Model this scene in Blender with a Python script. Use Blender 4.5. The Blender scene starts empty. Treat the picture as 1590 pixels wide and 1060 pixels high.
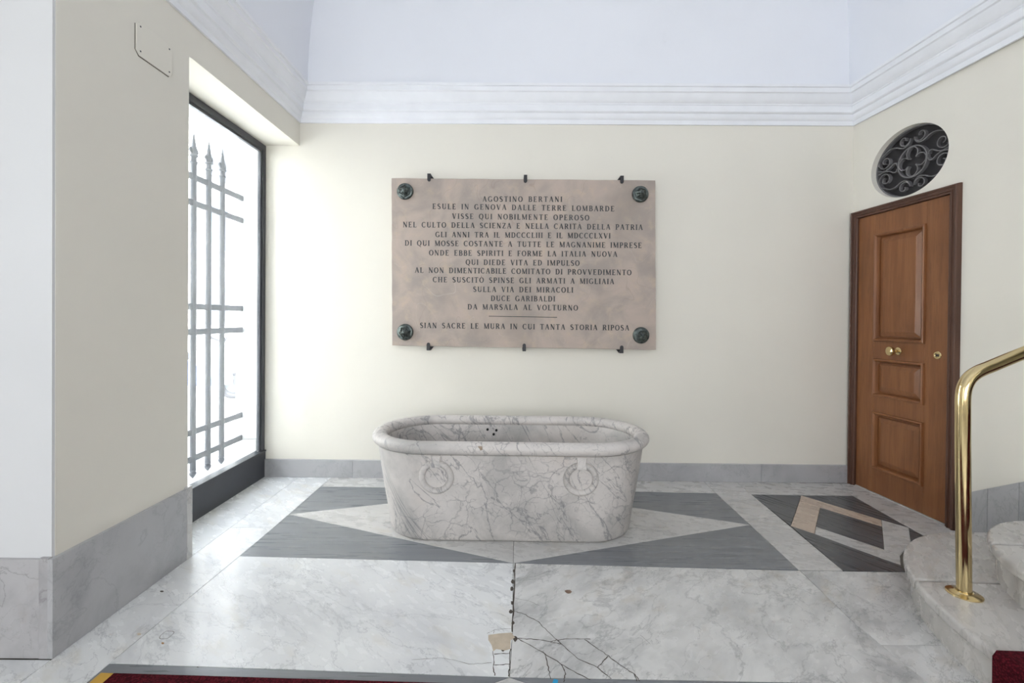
import bpy, bmesh, math, random
from mathutils import Matrix, Vector
random.seed(7)
S = bpy.context.scene
COL = S.collection
PI = math.pi

# ------------------------------------------------------------------ camera
F, CX, CY, PITCH, ROLL, CAMH = 705.0, 797.0, 500.0, .007, .0085, 1.35
cp, sp, cr, sr = math.cos(PITCH), math.sin(PITCH), math.cos(ROLL), math.sin(ROLL)
RW = Matrix(((cr, -sr, 0), (sr, cr, 0), (0, 0, 1))) @ Matrix(((1, 0, 0), (0, cp, -sp), (0, sp, cp))) @ Matrix(((1, 0, 0), (0, 0, -1), (0, 1, 0)))
cam_d = bpy.data.cameras.new('camera'); cam = bpy.data.objects.new('camera', cam_d); COL.objects.link(cam)
cam_d.sensor_width = 36; cam_d.lens = F / 1590 * 36
cam_d.shift_x = (795 - CX) / 1590; cam_d.shift_y = (CY - 530) / 1590
cam_d.clip_start = .05; cam_d.clip_end = 200
cm = Matrix((RW[0], -RW[1], -RW[2])).transposed().to_4x4(); cm.translation = (0, 0, CAMH)
cam.matrix_world = cm
S.camera = cam

# ------------------------------------------------------------------ sky and light
W = bpy.data.worlds.new('world'); S.world = W; W.use_nodes = True
bg = W.node_tree.nodes['Background']; bg.inputs[0].default_value = (.86, .93, 1, 1); bg.inputs[1].default_value = 8.5

def portal(name, loc, sx, sz, dirx):
    l = bpy.data.lights.new(name, 'AREA'); l.shape = 'RECTANGLE'; l.size = sx; l.size_y = sz
    l.cycles.is_portal = True
    o = bpy.data.objects.new(name, l); COL.objects.link(o); o.location = loc
    o.rotation_euler = Vector(dirx).to_track_quat('-Z', 'Z').to_euler()
    return o
def area_lamp(name, loc, sx, sz, d, power, col=(.9, .95, 1)):
    l = bpy.data.lights.new(name, 'AREA'); l.shape = 'RECTANGLE'; l.size = sx; l.size_y = sz; l.energy = power; l.color = col
    o = bpy.data.objects.new(name, l); COL.objects.link(o); o.location = loc
    o.rotation_euler = Vector(d).to_track_quat('-Z', 'Z').to_euler()
    return o
portal('window_daylight', (-2.5, 3.15, 1.5), 1.5, 2.9, (1, 0, 0))
area_lamp('entrance_daylight', (-2.6, -2.0, 1.6), 1.2, 2.9, (.3, .95, 0), 26)
area_lamp('hall_fill', (.6, -3.6, 1.9), 3.6, 2.8, (0, 1, .5), 165, (.95, .975, 1))  # fill lamp added behind the camera to lift the room, no opening there
sun_d = bpy.data.lights.new('sun', 'SUN'); sun_d.energy = 28; sun_d.angle = .01; sun_d.color = (1, .96, .9)
sun = bpy.data.objects.new('sun', sun_d); COL.objects.link(sun); sun.rotation_euler = Vector((-.62, .25, -.9)).to_track_quat('-Z', 'Z').to_euler()
S.view_settings.view_transform = 'Standard'; S.view_settings.look = 'None'
S.view_settings.exposure = .27; S.view_settings.gamma = 1; S.view_settings.use_curve_mapping = False

# ------------------------------------------------------------------ measuring helpers
def ray(u, v):
    return RW.transposed() @ Vector(((u - CX) / F, (v - CY) / F, 1))
def fl(u, v, z=0.0):
    d = ray(u, v); t = (z - CAMH) / d.z
    return Vector((0, 0, CAMH)) + d * t
class Fr:
    """vertical wall frame: x along the wall to the right as seen, y into the wall, z up"""
    def __init__(s, o, d):
        s.o = Vector(o); s.x = Vector((d[0], d[1], 0)).normalized(); s.y = Vector((0, 0, 1)).cross(s.x)
        s.m = Matrix((s.x, s.y, Vector((0, 0, 1)))).transposed().to_4x4(); s.m.translation = s.o
    def px(s, u, v, off=0.0):
        d = ray(u, v); o = Vector((0, 0, CAMH)) - s.o
        t = (off - o.dot(s.y)) / d.dot(s.y); p = o + d * t
        return p.dot(s.x), p.z
    def w(s, x, y, z): return s.m @ Vector((x, y, z))
BK = Fr((0, 3.83, 0), (1, -.0068))
LF = Fr((-1.815, 0, 0), (0, 1))
RC = Vector((2.835, 3.811, 0))
RT = Fr(RC, (.07, -1))

# ------------------------------------------------------------------ mesh helpers
class MB:
    def __init__(s): s.v = []; s.f = []; s.sm = False
    def add(s, vs, fs):
        b = len(s.v); s.v += [tuple(p) for p in vs]; s.f += [tuple(b + i for i in f) for f in fs]; return s
    def box(s, a, b):
        x0, y0, z0 = [min(p, q) for p, q in zip(a, b)]; x1, y1, z1 = [max(p, q) for p, q in zip(a, b)]
        return s.add([(x0, y0, z0), (x1, y0, z0), (x1, y1, z0), (x0, y1, z0), (x0, y0, z1), (x1, y0, z1), (x1, y1, z1), (x0, y1, z1)],
                     [(3, 2, 1, 0), (4, 5, 6, 7), (0, 1, 5, 4), (1, 2, 6, 5), (2, 3, 7, 6), (3, 0, 4, 7)])
    def prism(s, pts, a, b, axis='z'):
        """polygon pts (2-D) extruded from a to b along axis z, or y (pts are x,z)"""
        ar = sum(pts[i][0] * pts[(i + 1) % len(pts)][1] - pts[(i + 1) % len(pts)][0] * pts[i][1] for i in range(len(pts)))
        if (ar < 0): pts = pts[::-1]
        n = len(pts)
        if axis == 'z': vs = [(p[0], p[1], a) for p in pts] + [(p[0], p[1], b) for p in pts]; flip = b < a
        else: vs = [(p[0], a, p[1]) for p in pts] + [(p[0], b, p[1]) for p in pts]; flip = b > a
        fs = [tuple(range(n))[::-1], tuple(range(n, 2 * n))] + [(i, (i + 1) % n, n + (i + 1) % n, n + i) for i in range(n)]
        if flip: fs = [f[::-1] for f in fs]
        return s.add(vs, fs)
    def rings(s, rs, closed=True, cap0=False, cap1=False, loop=False):
        n = len(rs[0]); vs = [p for r in rs for p in r]; fs = []
        for k in range(len(rs) - 1 + (1 if loop else 0)):
            a = k * n; b = ((k + 1) % len(rs)) * n
            for i in range(n if closed else n - 1):
                j = (i + 1) % n; fs.append((a + i, a + j, b + j, b + i))
        if cap0: fs.append(tuple(range(n))[::-1])
        if cap1: fs.append(tuple((len(rs) - 1) * n + i for i in range(n)))
        return s.add(vs, fs)
    def tube(s, path, r, n=12, cap=True):
        path = [Vector(p) for p in path]; rs = []; up = None
        for i, p in enumerate(path):
            t = (path[min(i + 1, len(path) - 1)] - path[max(i - 1, 0)]).normalized()
            if up is None:
                up = Vector((0, 0, 1)) if abs(t.z) < .9 else Vector((1, 0, 0))
            up = (up - t * up.dot(t)).normalized(); q = t.cross(up)
            rr = r[i] if isinstance(r, (list, tuple)) else r
            rs.append([p + (up * math.cos(a) + q * math.sin(a)) * rr for a in [2 * PI * k / n for k in range(n)]])
        return s.rings(rs, cap0=cap, cap1=cap)
    def lathe(s, prof, n=24, axis='z', o=(0, 0, 0)):
        rs = []
        for r, h in prof:
            ring = []
            for k in range(n):
                a = 2 * PI * k / n; c, d = r * math.cos(a), r * math.sin(a)
                ring.append((o[0] + c, o[1] + d, o[2] + h) if axis == 'z' else (o[0] + c, o[1] + h, o[2] + d) if axis == 'y' else (o[0] + h, o[1] + c, o[2] + d))
            rs.append(ring)
        return s.rings(rs, cap0=True, cap1=True)
    def strip(s, path, t, y0, y1, closed=False):
        """flat iron on edge: 2-D path (x,z), thickness t in the plane, from y0 to y1"""
        n = len(path); rs = []
        for i, p in enumerate(path):
            a = path[(i - 1) % n if closed else max(i - 1, 0)]; b = path[(i + 1) % n if closed else min(i + 1, n - 1)]
            dx, dz = b[0] - a[0], b[1] - a[1]; l = math.hypot(dx, dz) or 1; nx, nz = -dz / l * t / 2, dx / l * t / 2
            rs.append([(p[0] + nx, y0, p[1] + nz), (p[0] - nx, y0, p[1] - nz), (p[0] - nx, y1, p[1] - nz), (p[0] + nx, y1, p[1] + nz)])
        return s.rings(rs, cap0=not closed, cap1=not closed, loop=closed)
    def build(s, name, mat, parent=None, m=None, bevel=0, seg=2, smooth=False, angle=40):
        me = bpy.data.meshes.new(name); me.from_pydata(s.v, [], s.f); me.update()
        bm = bmesh.new(); bm.from_mesh(me); bmesh.ops.recalc_face_normals(bm, faces=bm.faces)
        if bevel:
            es = [e for e in bm.edges if len(e.link_faces) == 2 and e.calc_face_angle(0) > .6]
            bmesh.ops.bevel(bm, geom=es, offset=bevel, segments=seg, affect='EDGES', profile=.6, clamp_overlap=True)
        bm.to_mesh(me); bm.free()
        if smooth:
            me.shade_smooth(); me.set_sharp_from_angle(angle=math.radians(angle))
        me.materials.append(mat)
        o = bpy.data.objects.new(name, me); COL.objects.link(o)
        if m is not None: o.matrix_local = m
        if parent: o.parent = parent
        return o

def empty(name, m=None, parent=None):
    o = bpy.data.objects.new(name, None); COL.objects.link(o); o.empty_display_size = .1
    if m is not None: o.matrix_local = m
    if parent: o.parent = parent
    return o
def tag(o, label=None, cat=None, group=None, kind=None):
    if label: o['label'] = label
    if cat: o['category'] = cat
    if group: o['group'] = group
    if kind: o['kind'] = kind
    return o
def struct(o, label=None): return tag(o, label, kind='structure')
def T(x=0, y=0, z=0): return Matrix.Translation((x, y, z))
def copy_tree(o, parent=None):
    c = o.copy(); COL.objects.link(c)
    if parent: c.parent = parent
    for ch in list(o.children): copy_tree(ch, c)
    return c

# ------------------------------------------------------------------ materials
class Mat:
    def __init__(s, name):
        s.m = bpy.data.materials.new(name); s.m.use_nodes = True; s.t = s.m.node_tree; s.n = s.t.nodes
        s.b = s.n['Principled BSDF']
    def nd(s, kind, **k):
        x = s.n.new(kind)
        for a, b in k.items():
            if isinstance(a, str) and hasattr(x, a): setattr(x, a, b)
        return x
    def ln(s, a, b): s.t.links.new(a, b)
    def coord(s, scale=(1, 1, 1), rot=(0, 0, 0), rnd=True):
        tc = s.nd('ShaderNodeTexCoord'); mp = s.nd('ShaderNodeMapping')
        mp.inputs['Rotation'].default_value = rot; m2 = s.nd('ShaderNodeMapping'); m2.inputs['Scale'].default_value = scale; s.ln(mp.outputs[0], m2.inputs[0])
        if rnd:
            oi = s.nd('ShaderNodeObjectInfo'); ml = s.nd('ShaderNodeMath', operation='MULTIPLY'); ml.inputs[1].default_value = 37.0
            s.ln(oi.outputs['Random'], ml.inputs[0])
            ad = s.nd('ShaderNodeVectorMath', operation='ADD'); s.ln(tc.outputs['Object'], ad.inputs[0]); s.ln(ml.outputs[0], ad.inputs[1])
            s.ln(ad.outputs[0], mp.inputs[0])
        else: s.ln(tc.outputs['Object'], mp.inputs[0])
        return m2.outputs[0]
    def noise(s, vec, scale, detail=6, rough=.55, dist=0):
        n = s.nd('ShaderNodeTexNoise'); s.ln(vec, n.inputs['Vector']); n.inputs['Scale'].default_value = scale
        n.inputs['Detail'].default_value = detail; n.inputs['Roughness'].default_value = rough; n.inputs['Distortion'].default_value = dist
        return n
    def math(s, op, a, b=None, clamp=False):
        x = s.nd('ShaderNodeMath', operation=op); x.use_clamp = clamp
        for i, q in enumerate((a, b)):
            if q is None: continue
            if isinstance(q, (int, float)): x.inputs[i].default_value = q
            else: s.ln(q, x.inputs[i])
        return x.outputs[0]
    def mrange(s, v, a, b, c=0, d=1):
        x = s.nd('ShaderNodeMapRange'); x.interpolation_type = 'SMOOTHSTEP'; s.ln(v, x.inputs[0])
        for i, q in enumerate((a, b, c, d)): x.inputs[1 + i].default_value = q
        return x.outputs[0]
    def mix(s, f, a, b):
        x = s.nd('ShaderNodeMix', data_type='RGBA')
        if isinstance(f, (int, float)): x.inputs['Factor'].default_value = f
        else: s.ln(f, x.inputs['Factor'])
        for nm, q in (('A', a), ('B', b)):
            i = [y for y in x.inputs if y.name == nm and y.type == 'RGBA'][0]
            if isinstance(q, tuple): i.default_value = (*q, 1)
            else: s.ln(q, i)
        return [y for y in x.outputs if y.type == 'RGBA'][0]
    def ridge(s, vec, scale, w, detail=5, dist=0, rough=.5):
        n = s.noise(vec, scale, detail, rough, dist)
        return s.mrange(s.math('ABSOLUTE', s.math('SUBTRACT', n.outputs['Fac'], .5)), 0, w, 1, 0)
    def bump(s, h, strength=.2, dist=.002):
        b = s.nd('ShaderNodeBump'); b.inputs['Strength'].default_value = strength; b.inputs['Distance'].default_value = dist
        s.ln(h, b.inputs['Height']); s.ln(b.outputs[0], s.b.inputs['Normal'])
    def fin(s, col=None, rough=.5, metal=0, spec=None, coat=None):
        if col is not None:
            if isinstance(col, tuple): s.b.inputs['Base Color'].default_value = (*col, 1)
            else: s.ln(col, s.b.inputs['Base Color'])
        if isinstance(rough, (int, float)): s.b.inputs['Roughness'].default_value = rough
        else: s.ln(rough, s.b.inputs['Roughness'])
        s.b.inputs['Metallic'].default_value = metal
        if spec is not None: s.b.inputs['Specular IOR Level'].default_value = spec
        return s.m

def marble(name, base, dark, vein, scale=1.0, rot=(0, 0, .6), stretch=(1, 1.8, 1), rough=.3, vs=.6, warm=None, fine=.5, big=.5, rlo=.8):
    k = Mat(name); v = k.coord(stretch, rot)
    cl = k.noise(v, 1.6 * scale, 7, .6, .4)
    c = k.mix(k.mrange(cl.outputs['Fac'], .38, .85), base, dark)
    pm = k.mrange(k.noise(v, 1.1 * scale, 3).outputs['Fac'], .42, .62)
    r1 = k.math('MULTIPLY', k.ridge(v, 1.3 * scale, .014, 8, .5, .6), big)
    c = k.mix(k.math('MULTIPLY', r1, vs), c, vein)
    r2 = k.math('MULTIPLY', k.ridge(v, 4.0 * scale, .012, 8, .4, .6), k.math('MULTIPLY', pm, fine))
    c = k.mix(r2, c, vein)
    sp_ = k.mrange(k.noise(v, 22 * scale, 3).outputs['Fac'], .72, .78)
    c = k.mix(k.math('MULTIPLY', sp_, k.math('MULTIPLY', pm, .15)), c, vein)
    if warm:
        c = k.mix(k.math('MULTIPLY', k.mrange(k.noise(v, 2.7 * scale, 4).outputs['Fac'], .55, .75), .5), c, warm)
    rn = k.mrange(k.noise(v, 9, 5).outputs['Fac'], .3, .7, rough * rlo, rough * 1.15)
    k.bump(k.noise(v, 5, 4).outputs['Fac'], .05, .004)
    return k.fin(c, rn)

def plain(name, col, rough=.5, metal=0, var=.06, sc=6, bump=.0):
    k = Mat(name); v = k.coord()
    n = k.noise(v, sc, 5)
    lo = tuple(x * (1 - var) for x in col); hi = tuple(min(1, x * (1 + var)) for x in col)
    c = k.mix(k.mrange(n.outputs['Fac'], .3, .7), lo, hi)
    if bump: k.bump(k.noise(v, sc * 12, 4).outputs['Fac'], bump, .002)
    return k.fin(c, rough, metal)

def plaster(name, col, dirt=(.55, .52, .46)):
    k = Mat(name); v = k.coord(rnd=False)
    c = k.mix(k.mrange(k.noise(v, 1.1, 4).outputs['Fac'], .3, .75), col, tuple(x * .965 for x in col))
    c = k.mix(k.math('MULTIPLY', k.mrange(k.noise(v, 3.2, 6, .65).outputs['Fac'], .66, .8), .25), c, dirt)
    k.bump(k.noise(v, 42, 6, .6).outputs['Fac'], .10, .003)
    return k.fin(c, .85, spec=.3)
M_WALL = plaster('cream_plaster', (.80, .772, .695))
M_PIER = plaster('white_plaster', (.70, .705, .72))
M_CEIL = plaster('ceiling_plaster', (.845, .865, .92), (.7, .7, .74))
M_CORN = plain('cornice_paint', (.85, .865, .905), .6, var=.02)
M_WHITE = marble('white_floor_marble', (.76, .77, .77), (.56, .57, .59), (.24, .25, .28), 1.3, (0, 0, .7), (1, 2.2, 1), .26, warm=(.60, .57, .50))
M_WHITE2 = marble('veined_floor_marble', (.69, .685, .67), (.34, .345, .345), (.17, .175, .18), 1.5, (0, 0, -.75), (1, 1.7, 1), .28, vs=.55, warm=(.48, .43, .36), fine=.6, big=.7)
M_BORD = marble('border_marble', (.60, .59, .575), (.49, .485, .475), (.24, .24, .25), 1.6, (0, 0, .2), (1, 2, 1), .3, warm=(.50, .46, .40))
M_SKIRT = marble('skirting_marble', (.46, .46, .47), (.30, .30, .31), (.19, .19, .20), 1.8, (.3, .2, .5), (1, 1.3, 1), .35, fine=.25, big=.35)
M_SKIRT2 = marble('stained_skirting_marble', (.46, .45, .46), (.27, .26, .27), (.15, .13, .13), 2.4, (.3, .9, .5), (1, 1.1, 1), .32, warm=(.33, .27, .24), fine=.3, big=.7)
M_STEP = marble('step_marble', (.58, .56, .535), (.48, .46, .435), (.24, .23, .22), 1.8, (0, 0, -.9), (1, 2.4, 1), .28, warm=(.42, .37, .32), fine=.2)
M_PEACH = marble('peach_marble', (.58, .47, .38), (.48, .38, .31), (.36, .28, .23), 2.5, (0, 0, .9), (1, 2.2, 1), .3)
def bardiglio(name, a, b, c, rot=0.0):
    k = Mat(name); v = k.coord((1.0, 14, 1), (0, 0, rot))
    col = k.mix(k.mrange(k.noise(v, 1.6, 6, .6, .3).outputs['Fac'], .3, .7), a, b)
    col = k.mix(k.math('MULTIPLY', k.mrange(k.noise(v, 3.5, 6, .7, .2).outputs['Fac'], .6, .78), .6), col, c)
    rn = k.mrange(k.noise(v, 3, 4).outputs['Fac'], .3, .7, .25, .36)
    return k.fin(col, rn)
M_GREY = bardiglio('grey_bardiglio', (.185, .195, .21), (.225, .235, .25), (.33, .34, .35))
M_DARK = bardiglio('dark_slate_marble', (.075, .078, .085), (.115, .12, .128), (.15, .15, .152), 1.03)
M_GROUT = plain('grout', (.16, .145, .125), .9)
M_CRACK = plain('crack_dirt', (.075, .062, .05), .9)
M_MORTAR = plain('beige_mortar', (.52, .44, .34), .8, var=.08, sc=30, bump=.3)

def tub_mat():
    k = Mat('tub_marble'); v0 = k.coord((1, 1, 1), (.2, .5, .3))
    d = k.noise(v0, 3.0, 5); ad = k.nd('ShaderNodeVectorMath', operation='MULTIPLY_ADD')
    k.ln(d.outputs['Color'], ad.inputs[0]); ad.inputs[1].default_value = (.30, .30, .30); k.ln(v0, ad.inputs[2]); v = ad.outputs[0]
    base, gr, vein = (.64, .605, .58), (.44, .425, .41), (.15, .15, .165)
    c = k.mix(k.mrange(k.noise(v, 2.6, 6, .6, .3).outputs['Fac'], .4, .7), base, gr)
    c = k.mix(k.math('MULTIPLY', k.mrange(k.noise(v, 1.9, 3).outputs['Fac'], .55, .75), .4), c, (.58, .51, .455))
    pm = k.mrange(k.noise(v0, 2.4, 3).outputs['Fac'], .36, .60)
    for sc, w, amt in ((5.5, .03, .5), (12, .04, .5), (23, .05, .3)):
        vo = k.nd('ShaderNodeTexVoronoi', feature='DISTANCE_TO_EDGE'); k.ln(v, vo.inputs['Vector']); vo.inputs['Scale'].default_value = sc
        e = k.mrange(vo.outputs['Distance'], 0, w, 1, 0)
        br = k.mrange(k.noise(v0, sc * .9, 4).outputs['Fac'], .42, .6)
        c = k.mix(k.math('MULTIPLY', k.math('MULTIPLY', e, br), k.math('MULTIPLY', pm, amt)), c, vein)
    mp = k.nd('ShaderNodeMapping'); k.ln(v0, mp.inputs[0]); mp.inputs['Rotation'].default_value = (0, .65, 0); mp.inputs['Scale'].default_value = (2.2, 1, .55)
    r = k.ridge(mp.outputs[0], 2.2, .014, 7, .9, .55)
    c = k.mix(k.math('MULTIPLY', r, .6), c, vein)
    sp_ = k.mrange(k.noise(v, 26, 2).outputs['Fac'], .68, .73)
    c = k.mix(k.math('MULTIPLY', sp_, .4), c, (.26, .24, .25))
    k.bump(k.noise(v0, 30, 4).outputs['Fac'], .08, .002)
    return k.fin(c, .45, spec=.35)
M_TUB = tub_mat()

def stone_plaque():
    k = Mat('pink_limestone'); v = k.coord((1, 1, 1), (.0, .35, 0), rnd=False)
    n1 = k.noise(v, 3.2, 6, .6, .6); n2 = k.noise(v, 9, 6, .65)
    c = k.mix(k.mrange(n1.outputs['Fac'], .3, .7), (.49, .405, .35), (.36, .315, .285))
    c = k.mix(k.math('MULTIPLY', k.mrange(n2.outputs['Fac'], .5, .7), .55), c, (.53, .43, .33))
    c = k.mix(k.math('MULTIPLY', k.mrange(k.noise(v, 1.7, 3).outputs['Fac'], .5, .72), .6), c, (.33, .28, .245))
    c = k.mix(k.math('MULTIPLY', k.ridge(v, 1.5, .002, 3, .3), .25), c, (.27, .20, .165))
    c = k.mix(k.math('MULTIPLY', k.ridge(v, 2.1, .002, 2, .8), .3), c, (.62, .56, .50))
    k.bump(k.noise(v, 60, 5).outputs['Fac'], .12, .002)
    return k.fin(c, .55, spec=.3)
M_PLAQ = stone_plaque()
M_PEDGE = plain('pink_limestone_edge', (.36, .28, .235), .7)
M_LET = plain('engraved_letter_paint', (.06, .064, .068), .8, var=.35, sc=25)
M_BRONZE = plain('patinated_bronze', (.11, .13, .125), .28, .85, var=.5, sc=40, bump=.5)
M_IRON = plain('black_iron', (.035, .035, .04), .5, .3)
M_FRAME = plain('dark_window_frame', (.055, .058, .068), .38, .2)
M_RAIL = plain('grey_painted_iron', (.045, .05, .06), .5, .2)
M_VENT = plain('charcoal_iron', (.20, .195, .20), .5, .2)
M_VENTB = plain('charcoal_mesh_plate', (.032, .030, .033), .7)
M_HOLE = plain('dark_hole', (.01, .01, .01), .9)
def brass(name, rough=.13):
    k = Mat(name); v = k.coord()
    k.bump(k.noise(v, 40, 3).outputs['Fac'], .02, .001)
    return k.fin((.68, .54, .29), k.mrange(k.noise(v, 14, 4).outputs['Fac'], .3, .7, rough * .7, rough * 1.4), 1)
M_BRASS = brass('polished_brass')
def wood(name, a, b, rough=.35, sc=1.0):
    k = Mat(name); v = k.coord((16 * sc, 16 * sc, 1.1))
    n = k.noise(v, 1.4, 8, .62, .5); n2 = k.noise(v, 7, 5, .7)
    c = k.mix(k.mrange(n.outputs['Fac'], .3, .72), a, b)
    c = k.mix(k.math('MULTIPLY', k.mrange(n2.outputs['Fac'], .5, .7), .4), c, tuple(x * .55 for x in a))
    v2 = k.coord((1, 1, .5)); c = k.mix(k.math('MULTIPLY', k.mrange(k.noise(v2, 3, 3).outputs['Fac'], .4, .7), .3), c, tuple(x * .6 for x in a))
    k.bump(n2.outputs['Fac'], .06, .001)
    return k.fin(c, rough)
M_DOOR = wood('varnished_walnut', (.20, .075, .027), (.275, .112, .041))
M_DFRAME = wood('dark_walnut', (.085, .038, .024), (.125, .058, .036))
def carpet():
    k = Mat('red_carpet'); v = k.coord((1, 1, 1))
    vo = k.nd('ShaderNodeTexVoronoi'); k.ln(v, vo.inputs['Vector']); vo.inputs['Scale'].default_value = 130
    c = k.mix(k.mrange(vo.outputs['Distance'], .1, .7), (.12, .010, .018), (.045, .004, .008))
    k.bump(vo.outputs['Distance'], .8, .004)
    return k.fin(c, .95, spec=.1)
M_CARPET = carpet()
M_BIND = plain('ochre_binding', (.55, .32, .05), .7)
def glass():
    k = Mat('dusty_glare_glass'); t = k.t; out = k.n['Material Output']
    tr = k.nd('ShaderNodeBsdfTransparent'); tr.inputs[0].default_value = (.97, .985, 1, 1)
    tl = k.nd('ShaderNodeBsdfTranslucent'); tl.inputs[0].default_value = (.9, .95, 1, 1)
    gl = k.nd('ShaderNodeBsdfGlossy'); gl.inputs['Roughness'].default_value = .03
    m1 = k.nd('ShaderNodeMixShader'); m1.inputs[0].default_value = .035; k.ln(tr.outputs[0], m1.inputs[1]); k.ln(tl.outputs[0], m1.inputs[2])  # translucent share imitates the glare veil as well as dirt on the pane
    m2 = k.nd('ShaderNodeMixShader'); m2.inputs[0].default_value = .06; k.ln(m1.outputs[0], m2.inputs[1]); k.ln(gl.outputs[0], m2.inputs[2])
    k.ln(m2.outputs[0], out.inputs[0]); return k.m
M_GLASS = glass()
M_STONE = plain('pale_outdoor_stone', (.74, .74, .72), .8, var=.08, sc=4, bump=.1)
M_ROAD = plain('street_paving', (.58, .58, .57), .9)
M_FACADE = plain('pale_facade', (.72, .70, .66), .9)
M_SHUT = plain('blue_grey_shutter', (.16, .22, .28), .7)
M_TYRE = plain('tyre_rubber', (.03, .03, .035), .8)
M_SCOOT = plain('scooter_paint', (.10, .16, .34), .3)
M_SCOOTL = plain('pale_scooter_panel', (.55, .6, .55), .4)
M_BLUE = plain('blue_paper', (.02, .35, .65), .6)

# ------------------------------------------------------------------ room shell
ZT = 2.985            # underside of the cornice
ZC = ZT + .285        # springing of the vault
XL, YP, YN0, ZN = -1.815, 1.80, 2.535, 2.795   # left wall face, pier corner, near side of niche, niche soffit
YB = 3.84             # back wall
# back wall
struct(MB().box((-2.32, 0, 0), (3.2, .3, ZC)).build('wall_back', M_WALL, m=BK.m))
# left wall: pier, lintel over the window niche, wall above, all one masonry mass in L frame (x = world Y, y = depth)
mb = MB()
mb.box((YP, 0, 0), (YN0, .55, ZC)); mb.box((YN0, 0, ZN), (3.86, .55, ZC)); 
struct(mb.build('wall_left', M_WALL, m=LF.m))
mb = MB(); mb.box((-3.6, YP - .012, 0), (XL - .0015, YP + .3, 3.6))
struct(mb.build('wall_pier_face', M_PIER)).name = 'wall_entrance'
# entrance side and rear of the hall, behind the camera
struct(MB().box((-2.2, -3.9, 0), (XL, -2.4, ZC)).box((-2.2, -2.4, 3.05), (XL, YP - .02, ZC)).build('wall_street', M_WALL))
struct(MB().box((-3.6, -2.7, 0), (-2.2, -2.4, 3.3)).build('wall_passage', M_WALL))
struct(MB().box((-3.75, -2.7, 0), (-3.6, YP + .3, 3.4)).build('wall_sky_block', M_WALL))  # unseen wall added to keep sky light out of the passage
struct(MB().box((-3.6, -2.7, 3.3), (-2.2, YP, 3.4)).build('ceiling_passage', M_CEIL))
struct(MB().box((-2.2, -4.1, 0), (4.6, -3.9, 5)).build('wall_rear', M_WALL))
# right wall with doorway and oval opening
OVC = RT.px(1407.5, 250.5, .0); OVA, OVB = .302, .252
d_l = RT.px(1323, 540)[0]; d_r = RT.px(1491, 540)[0]; d_t = (RT.px(1323, 333)[1] + RT.px(1492, 282)[1]) / 2
print('oval', OVC, 'door', d_l, d_r, d_t)
REND = 1.66
bm = bmesh.new()
def loop(pts):
    vs = [bm.verts.new((p[0], 0, p[1])) for p in pts]
    for i in range(len(vs)): bm.edges.new((vs[i], vs[(i + 1) % len(vs)]))
g = .02
loop([(-.3, 0), (d_l + g, 0), (d_l + g, d_t - g), (d_r - g, d_t - g), (d_r - g, 0), (REND, 0), (REND, ZC), (-.3, ZC)])
loop([(OVC[0] + OVA * math.cos(a), OVC[1] + OVB * math.sin(a)) for a in [2 * PI * k / 72 for k in range(72)]])
bmesh.ops.triangle_fill(bm, edges=bm.edges[:], use_beauty=True)
r = bmesh.ops.extrude_face_region(bm, geom=bm.faces[:])
bmesh.ops.translate(bm, verts=[e for e in r['geom'] if isinstance(e, bmesh.types.BMVert)], vec=(0, .25, 0))
bmesh.ops.recalc_face_normals(bm, faces=bm.faces)
me = bpy.data.meshes.new('wall_right'); bm.to_mesh(me); bm.free(); me.materials.append(M_WALL)
wr = bpy.data.objects.new('wall_right', me); COL.objects.link(wr); wr.matrix_local = RT.m; struct(wr)
struct(MB().box((-.3, .25, 0), (REND, .33, ZC)).build('wall_behind_door', M_VENTB, m=RT.m)).name = 'wall_closet'
# stairwell beyond
struct(MB().box((3.0, 2.1, 0), (4.9, 2.3, 5)).build('wall_stairwell', M_WALL))
struct(MB().box((2.9, -4, 5), (4.9, 2.3, 5.1)).build('ceiling_sky_block', M_CEIL))  # unseen lid added to stop sky light falling into the stairwell
struct(MB().box((4.7, -4, 0), (4.9, 2.3, 5)).build('wall_landing', M_WALL))
struct(MB().box((2.9, -3.9, 0), (3.1, -.7, 5)).build('wall_hall', M_WALL))
struct(MB().box((2.9, -.7, 3.0), (3.1, 2.2, 5)).build('wall_stair_lintel', M_WALL)).name = 'wall_lintel'
# vault: cloister vault rising steeply from the cornice
def vault():
    x0, x1, y0, y1 = XL + .115, 2.735, -3.8, 3.73; R = 1.75; RZ = 1.95; n = 22; m = MB(); rs = []
    for k in range(n + 1):
        a = PI / 2 * k / n; d = R * (1 - math.cos(a)); z = ZC - .004 + RZ * math.sin(a)
        sk = 1 - min(1, d / R)
        N = 14; ring = []
        cs = [(x0 + d, y0 + d), (x1 + .52 - d, y0 + d), (x1 - d, y1 - d), (x0 + d, y1 - d)]
        for i in range(4):
            p, q = cs[i], cs[(i + 1) % 4]
            for j in range(N): ring.append((p[0] + (q[0] - p[0]) * j / N, p[1] + (q[1] - p[1]) * j / N, z))
        rs.append(ring)
    m.rings(rs, cap1=True)
    o = m.build('ceiling', M_CEIL, smooth=True, angle=25)
    return struct(o)
vault()
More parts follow.
